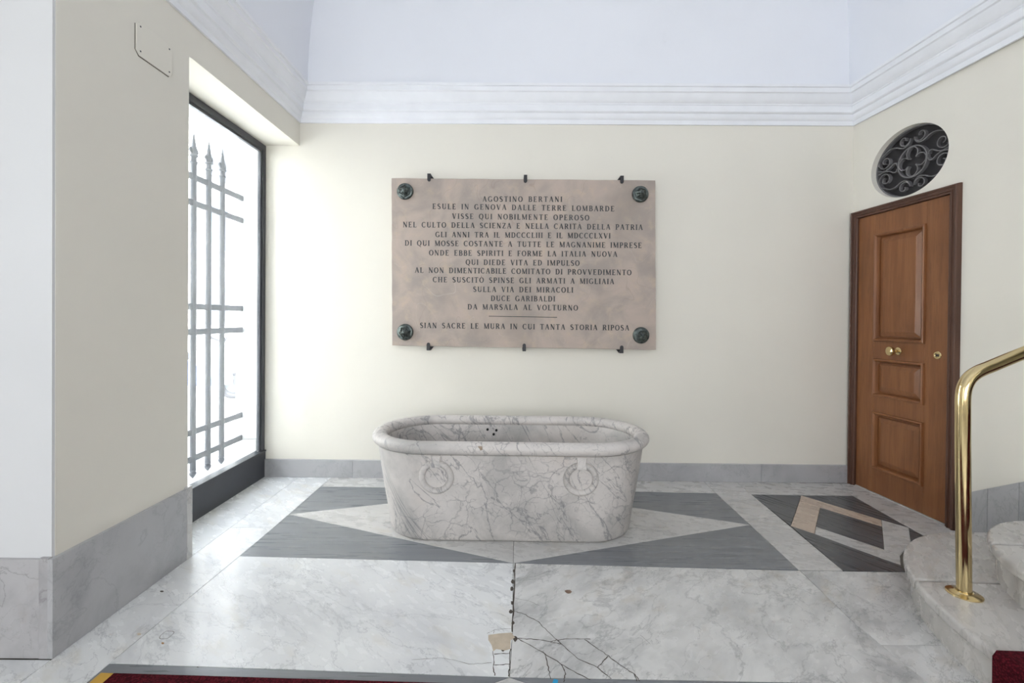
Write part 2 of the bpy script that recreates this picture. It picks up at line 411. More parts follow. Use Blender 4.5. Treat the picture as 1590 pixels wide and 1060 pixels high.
# cornice runs with mitred corners
PROF = [(0, 0), (.014, 0), (.016, .012), (.016, .034), (.024, .040), (.030, .052), (.036, .066), (.036, .082), (.052, .088), (.056, .094), (.056, .140),
        (.062, .146), (.062, .154), (.070, .160), (.084, .182), (.094, .206), (.100, .222), (.112, .228), (.114, .262), (.126, .266), (.128, .285), (.0, .285)]
def cornice(name, A, B, C, D):
    """profile swept from corner point function A to B; corners given as (wall point, inward diagonal)"""
    m = MB()
    r0 = [Vector((A[0] + C[0] * p, A[1] + C[1] * p, ZT + z)) for p, z in PROF]
    r1 = [Vector((B[0] + D[0] * p, B[1] + D[1] * p, ZT + z)) for p, z in PROF]
    m.rings([r0, r1], cap0=True, cap1=True)
    return struct(m.build(name, M_CORN, smooth=True, angle=28))
cBL = (XL, 3.8424); cBR = (RC.x, RC.y); rtn = RT.w(7.7, 0, 0)
cornice('trim_1', cBL, cBR, (1, -1), (-1, -1))
cornice('trim_2', (XL, -3.9), cBL, (1, 0), (1, -1))
cornice('trim_3', cBR, (rtn.x - .12, rtn.y), (-1, -1), (-1, 0))
cornice('trim_4', (XL, -3.9), (3.0, -3.9), (1, 1), (-1, 1))

# ------------------------------------------------------------------ floor and its stones
floor = struct(MB().box((-2.3, -3.9, -.1), (4.7, 4.0, -.006)).build('floor', M_GROUT))
struct(MB().box((-3.6, -3.9, -.1), (-2.3, YP + .1, -.006)).build('floor_entrance', M_BORD)).name = 'floor_passage'
def slab(pts, mat, name='marble_slab', gap=.0011, top=0.0, thick=.02, lab=None, bev=.0009):
    p = [Vector((q[0], q[1])) for q in pts]
    ar = sum(p[i].x * p[(i + 1) % len(p)].y - p[(i + 1) % len(p)].x * p[i].y for i in range(len(p)))
    if ar < 0: p.reverse()
    n = len(p); out = []
    for i in range(n):
        a, b, c = p[i - 1], p[i], p[(i + 1) % n]
        d1 = (b - a).normalized(); d2 = (c - b).normalized(); n1 = Vector((-d1.y, d1.x)); n2 = Vector((-d2.y, d2.x))
        k = n1 + n2; den = max(.25, 1 + n1.dot(n2)); out.append(b + k * (gap / den))
    o = MB().prism(out, top - thick, top).build(name, mat, floor, bevel=bev, seg=1)
    if lab: o['label'] = lab
    return o
def lerp(a, b, t): return a + (b - a) * t
# corner points of the pattern read off on the floor
P = lambda u, v: fl(u, v).xy
xs1 = -1.80; yb = 3.835
aTL, aTR, aBR, aBL = P(498, 755), P(1112, 765.5), P(1240, 884.5), P(372, 863)
pL, pR, pB = P(448, 798), P(1164, 814.3), P(797, 874)
pR = lerp(aTR, aBR, (pR.y - aTR.y) / (aBR.y - aTR.y))
pT = Vector(((pL.x + pR.x) / 2 * .5 + pB.x * .5, (aTL.y + aTR.y) / 2))
x2 = (aTL.x + aBL.x) / 2
dn = P(170, 1029.5); dr = P(797, 1051.5)
# white border by the window and left wall
slab([(-2.14, yb), (xs1, yb), (xs1, 2.52), (-2.14, 2.52)], M_WHITE)
slab([(xs1, yb), (aTL.x, yb), (aTL.x, 2.9), (xs1, 2.9)], M_WHITE)
slab([(xs1, 2.9), (aTL.x, 2.9), (aBL.x, aBL.y), (dn.x, dn.y), (dn.x, 1.2), (xs1 - .0, 1.2)], M_WHITE)
slab([(-3.5, 1.77), (xs1, 1.77), (xs1, .4), (-3.5, .4)], M_WHITE)
slab([(-3.5, .4), (xs1, .4), (xs1, -1.2), (-3.5, -1.2)], M_WHITE)
# border along the back wall
eT = P(1110, 749.5); fT = P(1143, 749.5); eT.y = fT.y = yb - .03
c1 = P(1166.6, 767.2); c2 = P(1309, 885.5)
e0 = aTR + (aTR - aBR) * ((yb - .03 - aTR.y) / (aTR.y - aBR.y)); f0 = c1 + (c1 - c2) * ((yb - .03 - c1.y) / (c1.y - c2.y))
slab([(aTL.x, yb), (.3, yb), (.3, aTL.y - .02), aTL], M_BORD)
slab([(.3, yb), e0, aTR, (.3, aTL.y - .02)], M_BORD)
# diagonal field round the tub
slab([aTL, pT, pL], M_GREY, 'inlay_slab')
slab([pT, aTR, pR], M_GREY, 'inlay_slab')
slab([pL, pB, aBL], M_GREY, 'inlay_slab')
slab([pB, pR, aBR], M_GREY, 'inlay_slab')
slab([pL, pT, (pT.x, (pT.y + pB.y) / 2), pB], M_BORD, 'inlay_slab', lab='left half of the pale diamond under the tub')
slab([pT, pR, pB, (pT.x, (pT.y + pB.y) / 2)], M_BORD, 'inlay_slab', lab='right half of the pale diamond under the tub')
# pale diagonal band right of the field
j1, j2 = lerp(aTR, aBR, (P(1157.5, 808.5).y - aTR.y) / (aBR.y - aTR.y)), P(1207, 800.5)
kL = lerp(aTR, aBR, .36); 
slab([e0, f0, c1, j2, j1, aTR], M_BORD)
slab([j1, j2, c2, aBR, pR], M_BORD)
# border in the right-hand corner and along the door
q_tr = P(1324.5, 769.6); q_r = P(1436, 832)
slab([f0, (RC.x - .1, yb - .05), q_tr, c1], M_BORD)
rb = Vector((2.86, 2.45))
slab([(RC.x - .1, yb - .05), (RC.x + .02, yb - .05), (2.90, 2.45), (q_r.x + (q_r.x - q_tr.x) * .6, q_r.y + (q_r.y - q_tr.y) * .6), q_tr], M_BORD)
# marquetry panel
u1 = P(1243.7, 768.6); u2 = P(1368.6, 807); u3 = P(1369.7, 817.2); u4 = P(1241.3, 777.4)
l1 = P(1227.7, 816.1); l2 = P(1265, 828.4); l3 = P(1273.6, 787.6); l4 = P(1266.8, 817.2)
w1 = P(1411, 818.9); w2 = P(1414.5, 840.3); w3 = P(1397.5, 862.3); w4 = P(1372.7, 852.8)
s2 = P(1399, 877.3)
slab([u1, u2, u3, l3, u4], M_PEACH, lab='tan stone strip')
slab([u4, l3, l4, l2, l1], M_PEACH, lab='peach stone square')
slab([u2, w1, w2, w3, w4, u3], M_BORD)
slab([l4, w4, w3, s2, l2], M_BORD)
slab([l3, u3, w4, l4], M_DARK, 'inlay_slab')
slab([c1, u1, u4, l1], M_DARK, 'inlay_slab')
slab([u1, q_tr, w1, u2], M_DARK, 'inlay_slab')
slab([w1, q_r, (q_r.x + .25, q_r.y - .35), w2], M_DARK, 'inlay_slab')
slab([l1, l2, s2, P(1405, 888), c2], M_DARK, 'inlay_slab')
# large foreground slabs
jb = P(791, 1051)
g1 = P(1242, 885.5); g2 = P(1329, 969); g3 = P(1440, 1059); h1 = P(1368, 1001)
slab([aBL, pB, P(796, 980), jb, dn], M_WHITE, lab='large white marble slab left of the centre joint')
slab([pB, g1, g2, g3, (g3.x, jb.y - .02), jb, P(796, 980)], M_WHITE2, lab='large cracked grey-veined marble slab right of the centre joint')
slab([g1, P(1405, 888), (2.45, 2.45), (2.45, h1.y), h1, g2], M_WHITE2)
slab([h1, (2.45, h1.y), (2.45, 1.55), (g3.x, 1.55), g3], M_WHITE2)
# grey band before the runner, with the tip of the next diamond
k1, k2 = P(766, 1060), P(818, 1060); k1 = jb + (k1 - jb) * 6; k2 = jb + (k2 - jb) * 6
slab([dn, jb, k1, (k1.x, 1.2), (dn.x, 1.2)], M_GREY, 'inlay_slab')
slab([jb, (g3.x, jb.y - .02), (g3.x, 1.2), (k2.x, 1.2), k2], M_GREY, 'inlay_slab')
slab([k1, jb, k2, (k2.x, 1.2), (k1.x, 1.2)], M_BORD, 'inlay_slab')
for i in range(5):
    for j in range(5):
        x0 = xs1 + i * .95; y0 = 1.2 - j * 1.02
        slab([(x0, y0), (x0 + .95, y0), (x0 + .95, y0 - 1.02), (x0, y0 - 1.02)], M_WHITE if (i + j) % 2 else M_BORD)
# cracks, mended patches, chips
Z7 = lambda x, y: fl(640 + x * .25157, 860 + y * .25157).xy
def crack(pts, w=.0032):
    r = random.Random(len(pts) * 7 + int(pts[0][0])); m = MB(); out = []
    pts = [Z7(*q) for q in pts]
    for a, b in zip(pts[:-1], pts[1:]):
        n = 5
        for i in range(n):
            q = lerp(a, b, i / n); out.append(Vector((q.x + r.uniform(-1, 1) * .0025, q.y + r.uniform(-1, 1) * .0025)))
    out.append(pts[-1]); L = []; R_ = []
    for i, q in enumerate(out):
        d = (out[min(i + 1, len(out) - 1)] - out[max(i - 1, 0)]).normalized(); nn = Vector((-d.y, d.x)) * w / 2 * r.uniform(.6, 1.5)
        L.append((q.x + nn.x, q.y + nn.y, .0004)); R_.append((q.x - nn.x, q.y - nn.y, .0004))
    n = len(L); m.add(L + R_, [(i, i + 1, n + i + 1, n + i) for i in range(n - 1)])
    return m.build('crack', M_CRACK, floor)
for c in ([(625, 350), (700, 375), (780, 420), (850, 490), (920, 555), (1020, 645), (1145, 700), (1230, 770)], [(650, 520), (750, 525), (850, 540), (900, 530), (1000, 523), (1100, 525)],
          [(650, 520), (780, 590), (920, 680), (1020, 735), (1100, 775)], [(815, 610), (840, 700), (855, 770)], [(920, 680), (945, 740), (935, 790)], [(850, 540), (920, 555)],
          [(1060, 525), (1140, 580), (1210, 628), (1300, 695), (1375, 740), (1405, 785)], [(1210, 628), (1175, 665), (1145, 700)], [(1375, 740), (1385, 785)],
          [(500, 600), (502, 690), (510, 750)], [(500, 685), (600, 680)], [(606, 585), (602, 690), (595, 755)], [(505, 615), (600, 612)]):
    crack(c)
for c in ([(640, 155), (750, 140), (860, 100)], [(630, 270), (720, 290), (790, 320)], [(1410, 500), (1470, 555)], [(465, 490), (520, 465), (610, 460)], [(505, 465), (502, 490)], [(0, 650), (200, 640), (350, 680), (490, 670)]):
    crack(c, .0014)
crack([(637, 55), (630, 180), (625, 350), (617, 480)], .006)
for (x, y, s) in ((628, 105, 9), (622, 170, 12), (615, 215, 13), (618, 300, 12), (608, 355, 14), (622, 425, 11), (635, 522, 16), (560, 592, 12)):
    r = random.Random(x * y)
    slab([Z7(x + s * math.cos(a) * r.uniform(.6, 1.1), y + s * 1.2 * math.sin(a) * r.uniform(.6, 1.1)) for a in [k * PI / 4 for k in range(8)]], M_CRACK, 'chip', gap=0, top=.0006, thick=.002, bev=0)
slab([Z7(*q) for q in ((470, 500), (540, 490), (612, 485), (635, 515), (608, 530), (606, 585), (570, 595), (520, 585), (500, 600), (490, 560), (470, 530))], M_MORTAR, 'mortar_patch', gap=0, top=.0009, thick=.004, bev=0)
slab([Z7(*q) for q in ((940, 226), (955, 221), (975, 222), (986, 232), (978, 242), (962, 244), (950, 238))], plain('brown_filler', (.20, .13, .09), .7), 'mortar_patch', gap=0, top=.0006, thick=.004, bev=0, lab='small leaf-shaped brown filler')
Z4 = lambda x, y: fl(140 + x * .25157, 860 + y * .25157).xy
def ring_patch(pts, w, mat, name):
    c = sum((Vector(p) for p in pts), Vector((0, 0))) / len(pts); n = len(pts); m = MB()
    m.add([(p.x, p.y, .0005) for p in pts] + [(lerp(p, c, w).x, lerp(p, c, w).y, .0005) for p in pts], [(i, (i + 1) % n, n + (i + 1) % n, n + i) for i in range(n)])
    return m.build(name, mat, floor)
ring_patch([Z4(*q) for q in ((425, 518), (432, 503), (462, 478), (475, 474), (510, 475), (520, 481), (515, 492), (485, 517), (470, 523), (432, 524))], .09, M_CRACK, 'inset_outline')
for (x, y, a, b, m_) in ((302, 494, 13, 7, M_MORTAR), (126, 496, 12, 6, M_BORD), (442, 230, 12, 5, M_CRACK), (448, 550, 9, 6, plain('rust_stain', (.30, .16, .06), .8)), (664, 697, 6, 3, M_CRACK)):
    slab([Z4(x + a * math.cos(t), y + b * math.sin(t)) for t in [k * PI / 5 for k in range(10)]], m_, 'filler_spot', gap=0, top=.0006, thick=.002, bev=0)

# ------------------------------------------------------------------ skirtings
sk = struct(empty('baseboard_back', BK.m))
xj = [BK.px(408, 740)[0] - .01, BK.px(549, 742)[0], .02, BK.px(1180, 747)[0], BK.px(1330, 749)[0] + .0]
for a, b in zip(xj[:-1], xj[1:]):
    MB().box((a + .0008, -.022, 0), (b - .0008, .004, .148)).build('skirting_slab', M_SKIRT, sk, bevel=.003)
sk = struct(empty('baseboard_left', LF.m))
MB().box((YP - .028, -.018, 0), (YN0 - .03, .004, .392)).build('skirting_slab', M_SKIRT, sk, bevel=.002)
MB().box((YN0 - .029, -.020, 0), (YN0 + .012, .03, .400)).build('skirting_end', M_BORD, sk, bevel=.003)
sk = struct(empty('baseboard_entrance'))
MB().box((-1.852, YP - .028, 0), (XL - .0005, YP - .008, .396)).build('skirting_slab', M_SKIRT2, sk, bevel=.002)
MB().box((-2.9, YP - .026, 0), (-1.8535, YP - .008, .390)).build('skirting_slab', M_SKIRT2, sk, bevel=.002)
sk = struct(empty('baseboard_right', RT.m))
a0 = d_r + .006; za = RT.px(1507, 764)[1]; xa = RT.px(1507, 764)[0]; xb_, zb = RT.px(1590, 748)
sl = (zb - za) / (xb_ - xa); zf = lambda x: za + (x - xa) * sl
cuts = [a0, RT.px(1537, 800)[0], RT.px(1586, 800)[0], RT.px(1586, 800)[0] + .3, REND]
for a, b in zip(cuts[:-1], cuts[1:]):
    MB().prism([(a + .0008, 0), (b - .0008, 0), (b - .0008, zf(b)), (a + .0008, zf(a))], -.018, .004, 'y').build('skirting_slab', M_SKIRT, sk, bevel=.002)

# ------------------------------------------------------------------ window, grille, street
XF = -2.118
win = struct(empty('window_1', T(XF, 0, 0)))
zk = .215; yw1 = 3.838; ztop = ZN - .005; y0w = YN0 - .05
MB().box((-.03, y0w, 0), (.03, yw1, zk)).box((-.036, y0w, zk), (.036, yw1, zk + .012)).build('kick_plate', M_FRAME, win, bevel=.003)
MB().box((-.016, y0w, ztop - .05), (.022, yw1, ztop)).box((-.016, yw1 - .045, zk + .012), (.022, yw1, ztop - .05)).box((-.016, y0w, zk + .012), (.022, y0w + .045, ztop - .05)).build('window_frame', M_FRAME, win, bevel=.003)
MB().box((-.012, y0w + .045, ztop - .068), (.012, yw1 - .045, ztop - .05)).box((-.012, yw1 - .062, zk + .012), (.012, yw1 - .045, ztop - .068)).build('glazing_bead', M_FRAME, win)
MB().box((-.003, y0w + .04, zk + .01), (.003, yw1 - .04, ztop - .045)).build('glass_pane', M_GLASS, win)
# stone surround outside
yj = 3.80
jm = struct(empty('trim_5'))
MB().box((-2.33, yj, -.1), (XF - .03, 4.3, .32)).build('jamb_block', M_STONE, jm, bevel=.006)
MB().box((-2.325, yj + .006, .322), (XF - .03, 4.3, 3.3)).build('jamb_block', M_STONE, jm, bevel=.004)
MB().box((-2.45, YN0 - .3, -.1), (XF - .03, yj + .01, .19)).build('outer_sill', M_STONE, jm, bevel=.006)
MB().box((-2.36, YN0 - .3, 2.80), (XF - .03, yj + .02, 3.3)).build('lintel_block', M_STONE, jm, bevel=.004)
XG = -2.275
gr = tag(empty('window_grille', T(XG, 0, 0)), 'grey painted iron window grille with spear-tipped bars outside the tall window', 'grille')
ze = [1.35 + k / F * 3.72 for k in (187, 152, 13, -21, -156, -192)]
for z in ze:
    MB().box((-.008, YN0 - .1, z - .022), (.008, yj + .02, z + .022)).build('rail', M_RAIL, gr, bevel=.002)
yb0 = [XG * F / (x - CX) for x in (344.5, 322, 300)]; stp = (yb0[0] - yb0[2]) / 2
for k in range(7):
    y = yb0[0] - k * stp
    b = MB().tube([(0, y, ze[5] - .09), (0, y, ze[0] + .10)], .020, 10).build('bar', M_RAIL, gr, smooth=True)
    f = MB(); zz = ze[0] + .09
    f.lathe([(.017, 0), (.025, .008), (.025, .018), (.018, .024), (.018, .05), (.027, .056), (.027, .066), (.018, .074), (.024, .10), (.017, .125), (.014, .14), (.006, .20), (.001, .235)], 12, o=(0, y, zz))
    for s in (-1, 1):   # side leaves of the spear
        f.prism([(y, zz + .07), (y + s * .03, zz + .075), (y + s * .046, zz + .092), (y + s * .038, zz + .112), (y + s * .014, zz + .106), (y + s * .006, zz + .14), (y, zz + .145)], 0, .008, 'z')
        n = 14; f.v[-n:] = [(v[2] - .004, v[0], v[1]) for v in f.v[-n:]]
    f.build('spear_finial', M_RAIL, b, smooth=True)
    f = MB(); f.lathe([(.004, -.03), (.018, -.012), (.024, .006), (.016, .02), (.024, .03), (.016, .04)], 12, o=(0, y, ze[5] - .11))
    f.build('foot_knob', M_RAIL, b, smooth=True)
struct(MB().box((-40, -12, -.3), (-2.35, 40, -.06)).build('street', M_ROAD)).name = 'ground_street'
bd = tag(empty('building', T(-13, 0, 0)), 'pale plastered building across the street seen through window', 'building')
MB().box((-6, -12, -.1), (0, 34, 14)).build('wall', M_FACADE, bd)
for j in range(4):
    for i in range(9):
        y = -4 + i * 3.9; z = 1.0 + j * 3.2
        f = MB().box((0, y, z), (.06, y + 1.2, z + 1.9)).build('window', M_SHUT, bd)
        MB().box((.06, y + .1, z + .1), (.075, y + 1.1, z + 1.8)).build('pane', M_FRAME, f)
def scooter():
    t = tag(empty('scooter', Matrix.Translation((-5.15, 7.3, -.06)) @ Matrix.Rotation(.95, 4, 'Z')), 'dark blue scooter parked on the street behind the grille', 'scooter')
    for x, n in ((-.58, 'wheel'), (.62, 'wheel')):
        m = MB(); rs = []
        for k in range(24):
            a = 2 * PI * k / 24; rs.append([(x + (.20 + .05 * math.cos(b)) * math.cos(a), .05 * math.sin(b), .25 + (.20 + .05 * math.cos(b)) * math.sin(a)) for b in [2 * PI * j / 8 for j in range(8)]])
        m.rings(rs, loop=True); w = m.build(n, M_TYRE, t, smooth=True)
        MB().lathe([(.15, -.02), (.15, .02)], 16, 'y', (x, 0, .25)).build('hub', M_RAIL, w)
    MB().prism([(-.75, .45), (-.2, .33), (.15, .27), (.42, .27), (.46, .4), (.2, .42), (.1, .55), (-.1, .72), (-.75, .78)], -.14, .14, 'y').build('body', M_SCOOT, t, bevel=.04)
    MB().prism([(.40, .27), (.52, .3), (.50, .7), (.42, .98), (.34, .95)], -.2, .2, 'y').build('leg_shield', M_SCOOTL, t, bevel=.03)
    MB().prism([(-.72, .78), (-.1, .72), (0, .78), (-.1, .85), (-.7, .88)], -.12, .12, 'y').build('seat', M_TYRE, t, bevel=.03)
    MB().tube([(.62, 0, .25), (.50, 0, .7), (.42, 0, 1.0)], .03).tube([(.36, -.32, 1.06), (.42, -.1, 1.0), (.42, .1, 1.0), (.36, .32, 1.06)], .02).build('handlebar', M_TYRE, t, smooth=True)
scooter()

# ------------------------------------------------------------------ door
door = struct(empty('door_1', RT.m))
fw_l = RT.px(1334, 540)[0] - d_l; fw = d_r - RT.px(1471, 540)[0]; lt = RT.px(1400, 324)[1]
def moulded(pts_outer, pts_inner, prof):
    """architrave: open path of outer corners and inner corners, profile = list of (t 0 outer..1 inner, y)"""
    m = MB(); rs = []
    for o, i in zip(pts_outer, pts_inner):
        rs.append([(o[0] + (i[0] - o[0]) * t, y, o[1] + (i[1] - o[1]) * t) for t, y in prof])
    m.rings(rs, cap0=True, cap1=True); return m
A0, A1, ZA = d_l, d_r, d_t
fwm = .072
prof = [(0, .03), (0, -.012), (.06, -.030), (.16, -.034), (.30, -.030), (.34, -.022), (.58, -.020), (.62, -.026), (.70, -.026), (.76, -.016), (.94, -.014), (1, -.010), (1, .05)]
moulded([(A0, 0), (A0, ZA), (A1, ZA), (A1, 0)], [(A0 + .05, 0), (A0 + .05, ZA - .055), (A1 - fwm, ZA - .055), (A1 - fwm, 0)], prof).build('door_frame', M_DFRAME, door, smooth=True, angle=20)
L0, L1, LZ = A0 + .052, A1 - fwm - .006, ZA - .058
print('leaf', L0, L1, LZ)
px = RT.px
pan = [(px(1357, 450)[0], px(1436.5, 450)[0], px(1356.7, 529)[1], px(1357, 364)[1]),
       (px(1357, 450)[0], px(1436.5, 450)[0], px(1356.7, 614)[1], px(1356.7, 556)[1]),
       (px(1357, 450)[0], px(1436.5, 450)[0], px(1357.5, 727)[1], px(1356.7, 638)[1])]
print('panels', pan)
yd = .004
leaf = empty('door_leaf', None, door)
lb = MB()
pa, pb = pan[0][0], pan[0][1]
lb.box((L0, yd, .008), (pa, yd + .045, LZ)).box((pb, yd, .008), (L1, yd + .045, LZ))
rz = [.008, pan[2][2], pan[2][3], pan[1][2], pan[1][3], pan[0][2], pan[0][3], LZ]
MB_r = []
leaf = MB().box((L0, yd, .008), (pa, yd + .045, LZ)).box((pb, yd, .008), (L1, yd + .045, LZ)).box((pa + .0004, yd + .001, rz[0]), (pb - .0004, yd + .045, rz[1])).box((pa + .0004, yd + .001, rz[2]), (pb - .0004, yd + .045, rz[3])).box((pa + .0004, yd + .001, rz[4]), (pb - .0004, yd + .045, rz[5])).box((pa + .0004, yd + .001, rz[6]), (pb - .0004, yd + .045, rz[7])).build('door_leaf', M_DOOR, door, bevel=.0012, seg=1)
for a, b, z0, z1 in pan:
    m = MB(); rs = []
    for ins, y in ((0, yd + .002), (.002, yd - .013), (.012, yd - .016), (.022, yd - .006), (.028, yd + .012), (.032, yd + .024), (.040, yd + .024), (.042, yd + .012), (.072, yd + .001), (.076, yd - .001)):
        rs.append([(a + ins, y, z0 + ins), (b - ins, y, z0 + ins), (b - ins, y, z1 - ins), (a + ins, y, z1 - ins)])
    m.rings(rs, cap1=True); m.build('panel', M_DOOR, leaf)
kx, kz = px(1394, 545, 0)
MB().lathe([(.0, .006), (.028, .004), (.028, -.004), (.022, -.008), (.012, -.012), (.011, -.035), (.016, -.042), (.030, -.050), (.0345, -.062), (.032, -.074), (.020, -.081), (.0, -.083)], 28, 'y', (kx, yd, kz)).build('knob', M_BRASS, leaf, smooth=True)
kx, kz = px(1455, 551.5, 0)
e = MB().lathe([(.0, .004), (.026, .004), (.027, -.002), (.024, -.005), (.017, -.005), (.015, -.002), (.0, -.002)], 28, 'y', (kx, yd, kz)).build('lock_escutcheon', M_BRASS, leaf, smooth=True)
MB().box((kx - .011, yd - .0035, kz - .009), (kx + .011, yd - .002, kz + .009)).build('keyhole', M_CRACK, leaf)
struct(MB().box((L0 - .04, .0, -.004), (L1 + .04, .25, .006)).build('door_sill', M_BORD, m=RT.m)).name = 'trim_6'

# ------------------------------------------------------------------ oval vent
vt = tag(empty('vent_grille', RT.m @ T(OVC[0], 0, OVC[1])), 'oval wrought iron vent grille with scrolls and quatrefoil above the wooden door', 'grille')
el = lambda k, a, b: [(a * math.cos(t), b * math.sin(t)) for t in [2 * PI * i / k for i in range(k)]]
MB().prism(el(64, OVA + .01, OVB + .01), .085, .10, 'y').build('backing_plate', M_VENTB, vt)
MB().strip(el(64, OVA - .006, OVB - .006), .010, .04, .075, True).build('rim', M_VENT, vt, smooth=True)
D0, D1, TH = .042, .068, .0062
MB().strip(el(48, .112,   .112), .0085, D0, D1, True).build('ring', M_VENT, vt, smooth=True)
for k in range(4):
    a0_ = k * PI / 2; c = (.063 * math.cos(a0_), .063 * math.sin(a0_))
    pts = [(c[0] + .043 * math.cos(a0_ + t), c[1] + .043 * math.sin(a0_ + t)) for t in [math.radians(-142 + i * 284 / 24) for i in range(25)]]
    MB().strip(pts, TH, D0, D1).build('petal', M_VENT, vt, smooth=True)
def spiral(c, r0, r1, a0, a1, n=26):
    return [(c[0] + (r0 + (r1 - r0) * i / n) * math.cos(a0 + (a1 - a0) * i / n), c[1] + (r0 + (r1 - r0) * i / n) * math.sin(a0 + (a1 - a0) * i / n)) for i in range(n + 1)]
def catmull(P_, n=8):
    out = []
    for i in range(len(P_) - 1):
        p0, p1, p2, p3 = P_[max(i - 1, 0)], P_[i], P_[i + 1], P_[min(i + 2, len(P_) - 1)]
        for j in range(n):
            t = j / n
            out.append(tuple(.5 * (2 * b + (c - a) * t + (2 * a - 5 * b + 4 * c - d) * t * t + (-a + 3 * b - 3 * c + d) * t ** 3) for a, b, c, d in zip(p0, p1, p2, p3)))
    return out + [P_[-1]]
A_ = math.radians
for sx in (-1, 1):
    for sz in (-1, 1):
        s1 = spiral((.066, .182), .006, .048, A_(-470 + 20), A_(-150 - 20 + 360 - 360), 34)  # unwinds clockwise to the left side
        s1 = spiral((.064, .176), .010, .050, A_(560), A_(180), 34)[:]
        s1 = [(p[0], p[1]) for p in s1]
        mid = catmull([s1[-1], (.024, .145), (.052, .124), (.092, .128), (.135, .150), (.185, .152), (.238, .128)], 6)
        s2 = spiral((.222, .068), .062, .012, A_(75), A_(75 - 520), 38)
        path = s1[:-1] + mid[:-1] + s2
        MB().strip([(sx * p[0], sz * p[1]) for p in path], TH, D0, D1).build('scroll', M_VENT, vt, smooth=True)
        dp = catmull([(.122, .012), (.128, .032), (.15, .034), (.18, .014), (.215, .003), (.25, .006), (.283, .014)], 6)
        MB().strip([(sx * p[0], sz * p[1]) for p in dp], TH, D0, D1).build('leaf_scroll', M_VENT, vt, smooth=True)

# ------------------------------------------------------------------ plaque
OFF = -.055
PF = Fr(BK.w(0, OFF, 0), BK.x)
c4 = [PF.px(*q) for q in ((608, 276.5), (1017.5, 280), (1018.5, 543), (609, 536))]
pc = (sum(c[0] for c in c4) / 4, sum(c[1] for c in c4) / 4)
pw = ((c4[1][0] - c4[0][0]) + (c4[2][0] - c4[3][0])) / 2; ph = ((c4[0][1] - c4[3][1]) + (c4[1][1] - c4[2][1])) / 2
print('plaque', c4)
plq = tag(empty('memorial_plaque', BK.m @ T(pc[0], OFF, pc[1])), 'large pinkish marble memorial plaque with engraved Italian inscription on the back wall', 'plaque')
m = MB(); n = 26; ol = []
r = random.Random(3); cc = [(c[0] - pc[0], c[1] - pc[1]) for c in (c4[3], c4[2], c4[1], c4[0])]
for i in range(4):
    a, b = cc[i], cc[(i + 1) % 4]
    for j in range(n):
        t = j / n; w_ = 0 if j == 0 else r.uniform(-.0012, .0012); ol.append((a[0] + (b[0] - a[0]) * t + w_, a[1] + (b[1] - a[1]) * t + w_))
m.prism(ol, 0, .035, 'y'); m.build('stone_slab', M_PLAQ, plq, bevel=.0015, seg=1)
# capitals drawn stroke by stroke
TK, TN = .215, .10
def seg(x0, y0, x1, y1, w):
    dx, dy = x1 - x0, y1 - y0; l = math.hypot(dx, dy); nx, ny = -dy / l * w / 2, dx / l * w / 2
    return [(x0 + nx, y0 + ny), (x0 - nx, y0 - ny), (x1 - nx, y1 - ny), (x1 + nx, y1 + ny)]
def arc(cx, cy, rx, ry, a0, a1, k=1.0, n=14):
    out = []
    for i in range(n):
        q = []
        for j in (i, i + 1):
            a = math.radians(a0 + (a1 - a0) * j / n); w = TN + (TK - TN) * abs(math.cos(a)) ** 1.3 * k
            q.append([(cx + (rx + s * w / 2) * math.cos(a), cy + (ry + s * w / 2) * math.sin(a)) for s in (-1, 1)])
        out.append([q[0][0], q[0][1], q[1][1], q[1][0]])
    return out
def stem(x, w=TK, y0=0, y1=1, s0=True, s1=True, e=.09):
    o = [seg(x, y0, x, y1, w)]
    if s0: o.append(seg(x - w / 2 - e, y0 + .02, x + w / 2 + e, y0 + .02, .045))
    if s1: o.append(seg(x - w / 2 - e, y1 - .02, x + w / 2 + e, y1 - .02, .045))
    return o
def bar(x0, x1, y, w=TN): return [seg(x0, y, x1, y, w)]
def srf(x, y, l=.1): return [seg(x - l, y, x + l, y, .045)]
